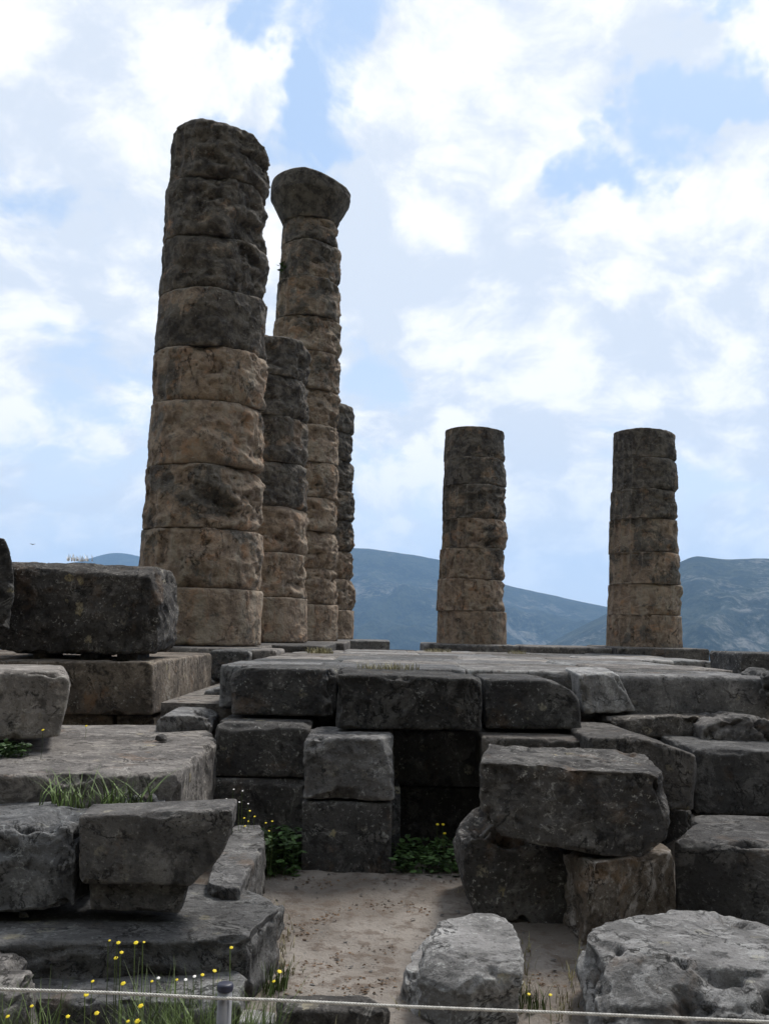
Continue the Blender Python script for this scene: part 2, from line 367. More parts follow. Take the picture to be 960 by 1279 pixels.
right_rise = (smst(X, 1.6, 2.2)*smst(Y, 6.3, 6.9)).ravel()
zg += right_rise*.35
rad = np.hypot(X, Y).ravel(); xr, yr = X.ravel(), Y.ravel()
zg -= smst(yr, 29, 110)*45 + smst(yr, 80, 1600)*230
zg -= smst(np.abs(xr), 25, 200)*12*smst(yr, -30, 10)
back = np.clip(-yr-9, 0, 1e9)
zg += np.minimum(back*1.15, 480) * (1+.14*fbm(Pg*.02, 4)) * smst(back, 0, 25)
zg += smst(rad, 30, 120)*3*fbm(Pg*.03, 4)
Pg[:, 2] = zg
g = link('ground', grid_mesh('ground', Pg.reshape(len(gy), len(gx), 3), len(gx), len(gy)), 'ground'); tag(g, None, None, kind='structure')
# ------------------------------------------------------------------ hills
def ridge(name, prof, D, w_front, w_back, base, rough, seed):
    xs = np.array([p[0] for p in prof], float); ys = np.array([p[1] for p in prof], float)
    px = np.linspace(xs[0], xs[-1], 520); py = np.interp(px, xs, ys)
    k = np.ones(9)/9; py = np.convolve(np.pad(py, 4, 'edge'), k, 'valid')
    nd_ = 120; V = np.zeros((nd_, 520, 3))
    top = np.array([pt(a, c, D) for a, c in zip(px, py)])
    s = np.linspace(-1, 1, nd_)
    for i, t in enumerate(s):
        d = D + (t*w_front if t < 0 else t*w_back)
        V[i, :, 0] = top[:, 0]/D*d; V[i, :, 1] = d
        prof_ = (1-abs(t))**1.15 if t < 0 else (1-t)**1.0
        V[i, :, 2] = base + (top[:, 2]-base)*prof_
    Pq = V.reshape(-1, 3).copy(); Pq[:, 2] = 0
    e = ridged(Pq/650.+seed, 6, .5); e2 = fbm(Pq/2200.+seed, 3)
    hh = V[:, :, 2].ravel(); w = np.repeat(1-np.abs(s), 520)
    V[:, :, 2] = (hh + rough*((e-.35)*np.clip((1-w)*2.5+.06, 0, 1)+e2*.6*(1-w))*np.clip(w*4, 0, 1)).reshape(nd_, 520)
    o = link(name, grid_mesh(name, V, 520, nd_), 'hill'); tag(o, None, None, kind='structure'); return o
ridge('hills', [(-900, 760), (-400, 745), (0, 712), (100, 701), (122, 693), (146, 687), (170, 693), (230, 705), (330, 718), (480, 735), (700, 775), (1500, 800)], 6600, 1500, 1500, -280, 60, 3.1)
ridge('hills', [(-900, 800), (-100, 770), (60, 750), (175, 712), (300, 697), (400, 686), (450, 684), (500, 691), (560, 700), (630, 729), (680, 742), (755, 757), (860, 775), (1100, 790), (1500, 800)], 4700, 2300, 1300, -280, 150, 7.7)
ridge('hills', [(560, 850), (640, 826), (690, 801), (755, 768), (800, 738), (835, 708), (868, 693), (905, 698), (960, 696), (1040, 702), (1200, 690), (1700, 720)], 3000, 1600, 1300, -280, 120, 12.2)
# ------------------------------------------------------------------ terrace, paving
o = link('terrace', hull_mesh := bpy.data.meshes.new('terrace'), 'dark', smooth=False)
bm = hull_of([Vector((x, y, z)) for x, y in ((-1.85, 8.25), (3.1, 8.25), (3.3, 8.6), (8.8, 27.5), (-1.85, 27.5)) for z in (-3.5, 1.0)]); bm2 = hull_of(box(-5.2, -1.84, 11.6, 27.55, -3.5, .995)); t_ = bpy.data.meshes.new('t'); bm2.to_mesh(t_); bm.from_mesh(t_); bm2.free(); bm.to_mesh(hull_mesh); bm.free(); tag(o, None, None, kind='structure')
rsP = random.Random(5); rows = [8.1, 9.3, 10.5, 11.8, 13.2, 14.8, 16.5, 18.3, 20.3, 22.3, 23.3]
cols = [-1.35, -.1, 1.15, 2.4, 3.7, 5.0, 6.3, 7.6]
for j in range(len(rows)-1):
    sh = rsP.random()*.7
    for i in range(len(cols)-1):
        a, c = cols[i]-sh*(i > 0), cols[i+1]-sh*(i+1 < len(cols)-1 or 0)
        y0, y1 = rows[j], rows[j+1]
        zt = (1.325 if y0 < 10 else 1.325-.012*(y0-10)) + rsP.uniform(-.012, .012)
        if a > 2.2 + 0*(y0) and y0 < 9.0: continue
        if c > 3.5+(y0-8.5)*.29: continue
        side = ['west', 'middle', 'east'][min(2, i//3)]
        rock('paving_slab', box(a+.006, c-.006, y0+.006, y1-.006, .97, zt), 'pale' if rsP.random() < .5 else 'grey',
             'worn grey paving slab in the temple floor between the broken front edge and the columns', 'paving slab', 'paving slabs of the temple floor', amp=.010, erode=.03, chips=1, chipd=.03, vox=.035)
# ------------------------------------------------------------------ columns
def drum_mesh(R0, R1, H, seed, worn, flute=.012, dome=0.0, bite=None, nth=170, slope=0.0):
    rs = np.random.default_rng(seed); nth = 300 if R0 > .2 and H > .7 else nth; nz = max(20, int(H/.02)); th = np.linspace(0, 2*np.pi, nth, endpoint=False)
    off = rs.random(3)*60
    t = np.linspace(0, 1, nz); T, TH = np.meshgrid(t, th, indexing='ij')
    base = R0+(R1-R0)*T
    dirx, diry = np.cos(TH), np.sin(TH)
    Pn = np.stack([dirx*R0, diry*R0, T*H], -1).reshape(-1, 3)+off
    wear = (.45+1.5*fbm(Pn*np.array([1.0, 1.0, .25]), 3)).reshape(T.shape).clip(.08, 1.6)
    side = (.5+.5*(dirx*.85-diry*.35)).clip(0, 1)**1.3          # the weather side
    e = worn*(.10+1.1*side)*wear + worn*.55*(.15+side)*np.clip(fbm(Pn*np.array([3.2, 3.2, 1.2])+9, 3)-.05, 0, 1).reshape(T.shape)
    eb = np.clip(1-T*H/(e+.001)/1.5, 0, 1); et = np.clip(1-(1-T)*H/(e+.001)/1.5, 0, 1)
    r = base - e*.75*(eb**2.2+et**2.2)
    fl = np.abs(np.sin(TH*10)); r -= flute*np.clip(1.15-1.3*side, 0, 1)*(1-(1-fl)**1.5)*2.6*(.4+.6*(fbm(Pn*1.1+31, 2).reshape(T.shape) > -.12))*(1-np.clip(eb+et, 0, 1))
    lump = fbm(Pn*np.array([1.3, 1.3, 1.9]), 4, .55).reshape(T.shape)
    rid = ridged(Pn*np.array([1.9, 1.9, 2.6])+5, 5, .5).reshape(T.shape)
    r += worn*(.75*lump*(.2+side) + .38*(rid-.55)*(.25+side)) + .07*worn*(.4+side)*(ridged(Pn*5.2+8, 4, .55).reshape(T.shape)-.6) + .006*fbm(Pn*14, 3).reshape(T.shape)
    hol = np.clip(fbm(Pn*np.array([1.5, 1.5, 2.4])+20, 3)-.12, 0, 1).reshape(T.shape); r -= hol*worn*1.8*(.15+side)
    if bite:
        a0, aw, z0, z1, dep = bite
        da = np.abs((TH-a0+np.pi) % (2*np.pi)-np.pi); r -= dep*smst(aw-da+.12*lump, 0, .35)*smst(T, z0-.1, z0)*smst(-T, -z1-.1, -z1)
    z = T*H + .008*fbm(Pn*6, 2).reshape(T.shape)
    z += (et > 0)*worn*.12*lump*T
    z -= slope*T*(np.clip(dirx+.35, 0, 2)*r/R0 + .4*lump)
    verts = np.stack([dirx*r, diry*r, z], -1)
    V = verts.reshape(-1, 3); faces = []
    idx = np.arange(nz*nth).reshape(nz, nth); nx = np.roll(idx, -1, 1)
    F_ = np.stack([idx[:-1].ravel(), nx[:-1].ravel(), nx[1:].ravel(), idx[1:].ravel()], 1).tolist()
    VV = [V]; cnt = len(V)
    for ring, up_ in ((0, False), (nz-1, True)):
        prev = idx[ring]; rr = verts[ring]
        for s_ in (.86, .66, .42, .18):
            q = rr.copy(); q[:, :2] *= s_
            nn = fbm(np.c_[q[:, :2]*2.2, np.full(nth, seed*.37)], 3)
            zt_ = rr[:, 2].mean()*(1-s_)+rr[:, 2]*s_
            q[:, 2] = zt_ + ((dome*(1-s_**2) + nn*(.02+dome*.8)*(1-s_)*1.4) if up_ else 0)
            VV.append(q); cur = np.arange(cnt, cnt+nth); cnt += nth
            a, b_, c, d = prev, np.roll(prev, -1), np.roll(cur, -1), cur
            quad = np.stack([a, b_, c, d] if up_ else [d, c, b_, a], 1); F_ += quad.tolist(); prev = cur
        F_.append(prev.tolist() if up_ else prev[::-1].tolist())
    me = bpy.data.meshes.new('drum'); me.from_pydata(np.concatenate(VV).tolist(), [], F_); me.update(); return me
def column(label, d, ys, edges, weather, worn, seed, capital=None, group=None, dome=.05, flute=.012, bites=None, slope=.03):
    """ys: seam rows from base up; edges: (y, xl, xr) silhouette samples"""
    edges = sorted(edges); ey = [e[0] for e in edges]; exl = [e[1] for e in edges]; exr = [e[2] for e in edges]
    ctr = lambda y: (np.interp(y, ey, exl)+np.interp(y, ey, exr))/2
    hw = lambda y: (np.interp(y, ey, exr)-np.interp(y, ey, exl))/2*d/F
    R0 = hw(ys[0]); b0 = pt(ctr(ys[0]), ys[0], d-R0); root = empty('column', Vector((pt(ctr(ys[0]), ys[0], d).x, d, b0.z)))
    tag(root, label, 'column', group); rs = random.Random(seed)
    for k in range(len(ys)-1):
        yb, yt = ys[k], ys[k+1]; Ra, Rb = hw(yb), hw(yt); Rm = (Ra+Rb)/2
        z0 = pt(ctr(yb), yb, d-Rm*.9).z; z1 = pt(ctr(yt), yt, d-Rm*.9).z
        ym = (yb+yt)/2; xm = pt(ctr(ym), ym, d).x
        last = k == len(ys)-2
        me = drum_mesh(Ra, Rb, (z1-z0)-.004, seed*20+k, worn*rs.uniform(.75, 1.3)*(1.0 if k else .35), flute*(1.7 if rs.random() < .5 else .9), dome if last else 0.0, (bites or {}).get(k), slope=slope if last else 0.0)
        o = link('drum', me, 'column', root, Vector((xm-root.location.x+rs.uniform(-.02, .02), rs.uniform(-.03, .03), z0-root.location.z)))
        o.rotation_euler = (0, 0, 0)
        t = k/(len(ys)-2); o['weather'] = float(np.interp(t, *weather) + rs.uniform(-.15, .15))
    if capital:
        yb, yt, xl, xr = capital; z0 = pt(ctr(yb), yb, d-.6).z; z1 = pt(ctr(yb), yt, d-.6).z; H = z1-z0; Rt = (xr-xl)/2*d/F; Rn = hw(yb)
        nth = 150; rowsz = np.linspace(0, 1, 40); th = np.linspace(0, 2*np.pi, nth, endpoint=False)
        me = drum_mesh(1, 1, H, seed*20+99, .055, 0, .01)
        co = np.empty(len(me.vertices)*3); me.vertices.foreach_get('co', co); co = co.reshape(-1, 3)
        t = np.clip(co[:, 2]/H, 0, 1); rp = np.interp(t, [0, .08, .5, .58, .88, .96, 1.0], [Rn*1.0, Rn*1.05, Rt*1.02, Rt*1.08, Rt*1.08, Rt*1.06, Rt*1.02])
        co[:, :2] *= rp[:, None]
        co[:, 2] += -.20*np.clip(co[:, 0]/Rt+.1, 0, 1)*smst(t, .6, 1)
        me.vertices.foreach_set('co', co.ravel()); me.update()
        o = link('capital', me, 'column', root, Vector((pt((xl+xr)/2, (yb+yt)/2, d).x-root.location.x, 0, z0-root.location.z))); o['weather'] = .95
    return root
column('tallest and nearest column, nine worn stacked drums with a broken dark top, beside the big dark block', 14.4,
       [806, 734, 659, 579, 499, 431, 359, 292, 220, 147], [(806, 172, 326), (700, 175, 327), (620, 180, 328), (520, 187, 329), (430, 193, 334), (330, 200, 335), (260, 207, 337), (165, 213, 340)],
       ([0, .2, .35, .5, .7, 1], [.1, .4, .2, .3, .8, 1.0]), .15, 3, slope=.13, dome=.10, bites={6: (-.35, .55, 0, .45, .10), 7: (-.6, .6, .0, .3, .12)})
column('slender column with a flared round capital on top, behind the tallest column', 21.7,
       [801, 754, 709, 662, 620, 576, 529, 484, 437, 393, 346, 299, 268], [(801, 322, 420), (620, 329, 423), (440, 339, 425), (350, 345, 427), (268, 353, 425)],
       ([0, .4, .6, .8, 1], [.1, .2, .3, .5, .7]), .14, 5, capital=(269, 216, 340, 437))
column('short column with a blackened upper half, standing half hidden behind the tallest column', 18.0,
       [802, 745, 689, 631, 575, 518, 468, 418], [(802, 266, 384), (690, 271, 384), (575, 276, 385), (490, 280, 387), (412, 288, 386)],
       ([0, .4, .6, .8, 1], [.1, .3, .7, 1.0, 1.1]), .14, 8, dome=.12)
column('dark narrow column, rearmost of the left row, its right side showing behind the capital column', 26.0,
       [800, 761, 722, 686, 647, 611, 572, 537, 500], [(800, 357, 441), (650, 362, 442), (500, 374, 443)],
       ([0, .3, .5, 1], [.1, .4, .8, 1.0]), .15, 12, dome=.06)
column('left one of the two short freestanding columns with hazy hills between them', 25.4,
       [805, 763, 723, 684, 647, 604, 570, 532], [(805, 544, 631), (720, 547, 629), (660, 551, 631), (600, 552, 631), (530, 555, 630)],
       ([0, .5, .75, 1], [.15, .35, .7, .9]), .115, 17, dome=.05, flute=.02)
column('right one of the two short freestanding columns, in front of the rocky mountain', 23.5,
       [809, 768, 729, 689, 647, 610, 571, 534], [(809, 757, 850), (729, 760, 847), (650, 762, 846), (600, 764, 845), (531, 766, 841)],
       ([0, .5, .75, 1], [.2, .4, .8, .9]), .095, 21, dome=.05, flute=.02)
# steps the columns stand on
def stylo(x0, x1, y0, y1, z0, z1, label): return rock('step_block', box(x0, x1, y0, y1, z0, z1), 'grey', label, 'stone block', None, amp=.012, erode=.04, chips=2, chipd=.05, vox=.04)
zc = 1.375
stylo(-4.3, -1.75, 12.9, 15.6, 1.0, 1.365, 'broad step slab carrying the tallest column')
stylo(-4.2, -.92, 15.63, 19.6, 1.0, 1.375, 'step slab carrying the short column with the blackened top')
stylo(-3.9, -.75, 19.63, 23.4, 1.0, 1.375, 'step slab carrying the column with the capital')
stylo(-3.6, .2, 24.0, 27.3, 1.0, 1.375, 'step slab carrying the rearmost column of the left row')
stylo(1.05, 3.40, 24.05, 26.8, .95, pt(587, 804.5, 24.5).z, 'flat square base slab under the left freestanding column')
stylo(3.43, 5.3, 22.3, 25.5, .95, pt(700, 808, 22.3).z, 'low dark step stone between the two freestanding columns')
stylo(5.32, 7.4, 21.9, 25.2, .95, pt(804, 808.5, 22.3).z, 'dark step block under the right freestanding column')
# ------------------------------------------------------------------ stone blocks: front edge of the temple
B = rock
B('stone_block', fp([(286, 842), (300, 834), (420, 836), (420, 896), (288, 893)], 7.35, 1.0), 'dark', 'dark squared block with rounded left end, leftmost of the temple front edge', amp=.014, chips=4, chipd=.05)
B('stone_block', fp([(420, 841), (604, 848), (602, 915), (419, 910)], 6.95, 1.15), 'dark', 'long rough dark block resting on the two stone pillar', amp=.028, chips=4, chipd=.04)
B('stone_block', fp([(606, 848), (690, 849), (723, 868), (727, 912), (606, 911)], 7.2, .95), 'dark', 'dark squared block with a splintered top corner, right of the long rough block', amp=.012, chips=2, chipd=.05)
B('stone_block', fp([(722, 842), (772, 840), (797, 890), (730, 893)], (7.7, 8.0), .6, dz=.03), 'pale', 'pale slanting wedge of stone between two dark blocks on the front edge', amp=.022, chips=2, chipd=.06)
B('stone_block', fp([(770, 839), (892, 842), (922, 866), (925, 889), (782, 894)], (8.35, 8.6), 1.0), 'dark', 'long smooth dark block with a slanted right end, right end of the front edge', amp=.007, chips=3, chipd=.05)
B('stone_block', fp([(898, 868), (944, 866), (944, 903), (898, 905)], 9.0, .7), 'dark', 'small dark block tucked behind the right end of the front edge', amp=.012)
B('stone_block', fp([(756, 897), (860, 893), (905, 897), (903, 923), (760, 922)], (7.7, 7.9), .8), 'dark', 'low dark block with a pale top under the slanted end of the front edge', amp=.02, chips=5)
B('boulder', fp([(878, 904), (915, 893), (962, 897), (985, 915), (985, 935), (880, 930)], 7.6, .6), 'grey', 'low grey boulder lying below the far right step', 'boulder', amp=.03, erode=.12, chips=6, chipd=.1)
B('boulder', fp([(946, 850), (962, 836), (1010, 838), (1015, 885), (965, 888), (943, 872)], 7.9, .6), 'grey', 'rounded grey boulder cut by the right edge of the picture, under the far dark block', 'boulder', amp=.03, erode=.15, chips=5, chipd=.1)
B('stone_block', fp([(923, 815), (1030, 817), (1030, 846), (923, 844)], 12.5, 1.2), 'dark', 'far dark block at the right rim of the temple floor', amp=.01)
# second course
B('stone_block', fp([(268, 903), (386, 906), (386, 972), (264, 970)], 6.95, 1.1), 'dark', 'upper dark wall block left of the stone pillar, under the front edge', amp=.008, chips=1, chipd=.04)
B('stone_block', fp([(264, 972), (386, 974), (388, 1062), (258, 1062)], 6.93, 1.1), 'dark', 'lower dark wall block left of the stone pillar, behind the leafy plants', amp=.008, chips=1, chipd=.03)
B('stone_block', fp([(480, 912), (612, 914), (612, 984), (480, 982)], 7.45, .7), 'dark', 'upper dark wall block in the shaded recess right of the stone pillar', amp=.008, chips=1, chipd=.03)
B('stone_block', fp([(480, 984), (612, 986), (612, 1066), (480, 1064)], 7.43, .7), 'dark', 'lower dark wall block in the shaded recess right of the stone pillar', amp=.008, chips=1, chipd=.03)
B('stone_block', fp([(602, 920), (742, 924), (742, 990), (602, 990)], 6.9, 1.0), 'grey', 'squared grey block whose top shows behind the big overhanging block', amp=.01, chips=2)
B('stone_block', fp([(735, 921), (802, 921), (872, 944), (876, 958), (872, 1015), (738, 1010)], (6.55, 6.45), 1.1), 'grey', 'grey slab with a worn hollowed top and rounded corner, behind the big overhanging block', amp=.018, chips=4, chipd=.06, bites=.03)
B('stone_block', fp([(868, 935), (1060, 942), (1060, 1022), (868, 1017)], 6.95, 1.0), 'grey', 'long dark wall block with a pale flat top, above the block with the hole', amp=.007, chips=1, chipd=.03)
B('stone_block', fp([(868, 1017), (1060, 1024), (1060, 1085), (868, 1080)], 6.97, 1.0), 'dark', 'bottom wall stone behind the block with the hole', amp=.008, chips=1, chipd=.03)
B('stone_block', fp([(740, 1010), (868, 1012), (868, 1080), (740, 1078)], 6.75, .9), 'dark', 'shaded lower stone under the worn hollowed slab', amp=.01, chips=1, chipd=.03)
# pillar of two stones
B('stone_block', fp([(379, 920), (492, 921), (493, 1001), (377, 999)], 6.6, .75), 'grey', 'upper stone of the two stone pillar, rough broken front', amp=.034, chips=6, chipd=.05, erode=.06)
B('stone_block', fp([(377, 1001), (490, 1003), (488, 1082), (376, 1079)], 6.62, .7), 'dark', 'lower stone of the two stone pillar, smooth dark front standing on the sand', sink=(.2, -.06), amp=.008, chips=1, chipd=.03)
B('stone_block', fp([(470, 985), (500, 985), (500, 1072), (470, 1072)], 7.05, .4), 'dark', 'narrow upright stone peeping out behind the stone pillar', amp=.01, chips=2, chipd=.03)
# right group
B('stone_block', fp([(597, 951), (700, 956), (800, 966), (832, 966), (838, 985), (834, 1046), (800, 1072), (770, 1073), (640, 1050), (612, 1042), (598, 1020)], (5.45, 5.35), .95, dx=.16), 'dark', 'big overhanging rough block with a flat top, propped on two smaller stones', amp=.045, erode=.035, chips=2, chipd=.04)
B('boulder', fp([(576, 1040), (600, 1028), (712, 1040), (714, 1124), (600, 1122), (573, 1092)], 5.72, .7), 'dark', 'dark boulder under the left end of the overhanging block', 'boulder', sink=(.16, -.05), amp=.02, erode=.12, chips=5, chipd=.08)
B('stone_block', [*[pt(*q) for q in ((693, 1058, 5.8), (745, 1075, 5.32), (842, 1062, 5.75), (697, 1128, 5.85), (722, 1158, 5.38), (848, 1136, 5.8))], Vector((1.35, 6.3, .4)), Vector((1.35, 6.3, 0)), Vector((1.75, 6.2, .4)), Vector((1.75, 6.2, 0))], 'split', 'pale split stone with a brown left face, under the right end of the overhanging block', sink=(.2, -.08), amp=.025, chips=4, chipd=.05)
B('stone_block', tp([(841, 1048), (985, 1066), (1090, 1062), (1060, 1022), (868, 1016)], .47, -.05), 'grey', 'large squared block with a dark round hole in its top', hole=(pz(930, 1054, .47), .11, .10, 1.0), amp=.009, chips=2, chipd=.04, erode=.05)
# front stones on the sand
B('stone_block', [tp([(520, 1192), (566, 1206), (652, 1204), (652, 1178), (636, 1138), (590, 1138), (540, 1150)], .255, -.05, .0), tp([(496, 1226), (550, 1242), (654, 1240), (656, 1190), (540, 1162), (506, 1192)], .12, -.06)], 'pale', 'pale lichened block in the middle of the sand, flat topped, nearest the rope', amp=.034, erode=.06, chips=5, chipd=.05, vox=.0085)
B('stone_block', [*tp([(728, 1170), (752, 1143), (822, 1133), (905, 1136), (985, 1168), (1080, 1210), (1010, 1238), (880, 1222), (760, 1192)], .32, .14), *tp([(722, 1215), (752, 1163), (905, 1146), (1080, 1200), (1060, 1300), (900, 1310), (745, 1280)], .10, -.06)], 'pale', 'large pale rough slab in the bottom right corner, broken stepped front', bites=.05, amp=.05, erode=.07, chips=4, chipd=.06, layer=5, vox=.0085)
B('stone_block', tp([(345, 1262), (480, 1262), (488, 1244), (430, 1236), (345, 1242)], .10, -.05), 'dark', 'low dark stone sunk in the sand behind the rope, right of the post', amp=.02, erode=.05, chips=4, chipd=.04, vox=.0085)
B('stone_block', tp([(296, 1276), (342, 1276), (345, 1262), (303, 1258)], .10, -.05), 'pale', 'small white stone beside the metal post', amp=.015, erode=.04, chips=3, chipd=.02, vox=.0085)
# left front group
B('stone_block', [tp([(-260, 1178), (180, 1176), (316, 1168), (356, 1130), (300, 1104), (-200, 1090)], .30, -.05), tp([(-260, 1192), (110, 1192), (200, 1176), (316, 1170), (356, 1130), (-200, 1120)], .24, .10)], 'grey', 'wide low slab with a cracked ragged front edge, carrying the overhanging stone on the left', amp=.016, erode=.07, chips=2, chipd=.05, layer=8, bites=.05, vox=.0095)
B('stone_block', tp([(22, 1247), (200, 1252), (305, 1252), (312, 1222), (292, 1206), (160, 1208), (30, 1214)], .15, -.05), 'grey', 'lower step stone in front of the cracked slab, yellow flowers before it', amp=.018, erode=.06, chips=3, chipd=.04, vox=.0085)
B('boulder', tp([(-180, 1240), (30, 1250), (52, 1215), (30, 1165), (-10, 1158), (-180, 1160)], .27, -.05, .04), 'grey', 'craggy stone at the bottom left edge, beside the lower step stone', 'boulder', amp=.03, erode=.09, chips=6, chipd=.07, vox=.0085)
B('stone_block', [fp([(98, 1019), (278, 1013), (293, 1011), (291, 1042), (271, 1079), (240, 1107), (98, 1106)], (4.50, 4.56), .30, dx=-.03), fp([(111, 1098), (238, 1098), (226, 1141), (112, 1137)], (4.56, 4.58), .27, dx=-.03)], 'grey', 'overhanging stone with a slanted right end and a stepped foot, on the cracked slab', sink=(.345, .265), amp=.012, erode=.03, chips=1, chipd=.02)
B('stone_block', fp([(-190, 1046), (0, 1036), (60, 1030), (95, 1034), (96, 1136), (-190, 1142)], (4.5, 4.52), .72), 'grey', 'blocky stone left of the overhanging stone, ragged along its top edge', sink=(.345, .265), amp=.018, erode=.08, chips=4, chipd=.06, bites=.03)
B('stone_block', tp([(-330, 966), (150, 968), (226, 963), (275, 922), (250, 905), (-150, 905)], .85, .25), 'grey', 'broad flat slab with weeds on it, behind the overhanging stone', amp=.014, erode=.07, chips=4, chipd=.08, bites=.03)
B('boulder', tp([(128, 996), (200, 1000), (222, 975), (206, 966), (132, 968)], .745, .25, .06), 'grey', 'broken lump of grey stone among the weeds in front of the flat slab', 'boulder', amp=.03, erode=.08, chips=6, chipd=.07, bites=.03)
B('boulder', tp([(-60, 990), (50, 992), (58, 972), (-60, 970)], .74, .25, .06), 'grey', 'low grey rock behind the blocky stone at the left edge', 'boulder', amp=.03, erode=.08, chips=6, chipd=.07)
B('stone_block', tp([(256, 1108), (300, 1108), (335, 1046), (326, 1029), (280, 1030)], .36, -.05), 'grey', 'narrow pale topped block at the left side of the sand, behind the overhanging stone', amp=.02, erode=.06, chips=4, chipd=.05)
B('stone_block', fp([(-120, 838), (60, 838), (80, 838), (90, 852), (88, 875), (76, 921), (-120, 934)], (5.9, 6.15), 1.0, dx=-.34), 'pale', 'smooth grey block at the left edge, standing on the weedy slab below the plinth', amp=.010, erode=.05, chips=3, chipd=.05, bites=.02)
B('plinth', [pt(-260, 826, 8.5), pt(191, 826, 8.5), pt(-260, 893, 8.5), pt(191, 893, 8.5), *[q for q in (pt(265, 815.5, 11.2), pt(265, 873, 11.2))], Vector((-6, 11.2, 1.33)), Vector((-6, 11.2, .85))], 'brown', 'long squared plinth with a brown right end, under the great dark block', 'plinth', amp=.006, erode=.03, chips=1, chipd=.02)
for i, (x0, x1, lab) in enumerate([(-100, 140, 'brown rubble stone under the plinth, left one showing'), (143, 192, 'brown rubble stone under the corner of the plinth')]):
    B('footing_stone', fp([(x0, 893), (x1, 893), (x1, 918), (x0, 918)], 8.6, .6), 'brown', lab, 'footing stone', amp=.02, erode=.06, chips=4, chipd=.04)
B('footing_stone', box(-3.6, -1.75, 9.3, 11.2, .55, .86), 'brown', 'brown footing stone below the right end of the plinth', 'footing stone', amp=.02, vox=.03)
B('stone_block', fp([(192, 894), (245, 893), (262, 900), (258, 925), (192, 922)], (7.35, 7.6), 1.1, dx=-.05), 'grey', 'low stone with a flat grey top beneath the plinth corner', amp=.02, erode=.06, chips=4, chipd=.05)
B('stone_block', fp([(262, 812), (311, 812), (311, 852), (262, 852)], 11.3, 1.4), 'dark', 'small dark block at the foot of the tallest column', amp=.008, chips=1, chipd=.03)
B('stone_block', fp([(313, 811), (345, 812), (345, 828), (313, 828)], 11.6, 1.1), 'grey', 'little grey block beside the dark one at the foot of the tallest column', amp=.008, chips=1, chipd=.03)
B('stone_block', fp([(255, 862), (300, 858), (300, 905), (250, 905)], 9.3, 1.4), 'grey', 'low flat stone in the gap between the plinth and the temple front edge', amp=.02, chips=4)
# great dark block on its spacers
B('fallen_block', fp([(-14, 703), (20, 699), (120, 700), (190, 705), (197, 722), (202, 765), (198, 804), (186, 818), (30, 818), (-10, 811)], (8.9, 8.7), 1.0, dx=-.03), 'dark', 'great rough dark block lying on the plinth, left of the tallest column', 'stone block', amp=.045, erode=.05, chips=6, chipd=.08)
for x0, x1, lab in ((40, 58, 'left'), (100, 122, 'middle'), (145, 172, 'right')):
    B('spacer_stone', fp([(x0, 800), (x1, 800), (x1, 827), (x0, 827)], 8.95, .5), 'dark', '%s one of the small dark spacers under the great dark block' % {'left': 'leftmost', 'middle': 'middle', 'right': 'rightmost'}[lab], 'spacer', amp=.01, erode=.03, chips=2, chipd=.02)
B('boulder', fp([(-90, 680), (-20, 655), (4, 668), (17, 695), (19, 760), (12, 792), (-90, 795)], 8.2, .6, dx=-.25), 'dark', 'dark worn stone cut by the left edge, beside the great dark block', 'boulder', amp=.02, erode=.1, chips=4, chipd=.07)
# ------------------------------------------------------------------ vegetation
def blades(name, spots, hmin, hmax, mat, wid=.004, lean=.5, seed=1, per=1, kind=None, label=None, cat=None, group=None, curve=1.0):
    rs = random.Random(seed); V = []; Fc = []
    c0 = sum((Vector(s) for s in spots), Vector())/len(spots)
    for s in spots:
        for k in range(per):
            h = rs.uniform(hmin, hmax); a = rs.uniform(0, 6.283); l = rs.uniform(.1, lean)*h; w = wid*rs.uniform(.6, 1.3)
            wx, wy = math.cos(a+1.57)*w, math.sin(a+1.57)*w; bx_, by_ = s[0]-c0.x+rs.uniform(-.006, .006), s[1]-c0.y+rs.uniform(-.006, .006); bz = s[2]-c0.z
            i0 = len(V)
            for t in (0, .35, .7, 1):
                ww = (1-t)**.7 if t < 1 else .05; q = t**1.8*curve
                x, y, z = bx_+math.cos(a)*l*q, by_+math.sin(a)*l*q, bz+h*(t-.18*t*t*lean)
                V += [(x-wx*ww, y-wy*ww, z), (x+wx*ww, y+wy*ww, z)]
            for j in range(3): Fc.append((i0+2*j, i0+2*j+1, i0+2*j+3, i0+2*j+2))
    me = bpy.data.meshes.new(name); me.from_pydata(V, [], Fc); me.update()
    o = link(name, me, mat, None, c0, False); return tag(o, label, cat, group, kind)
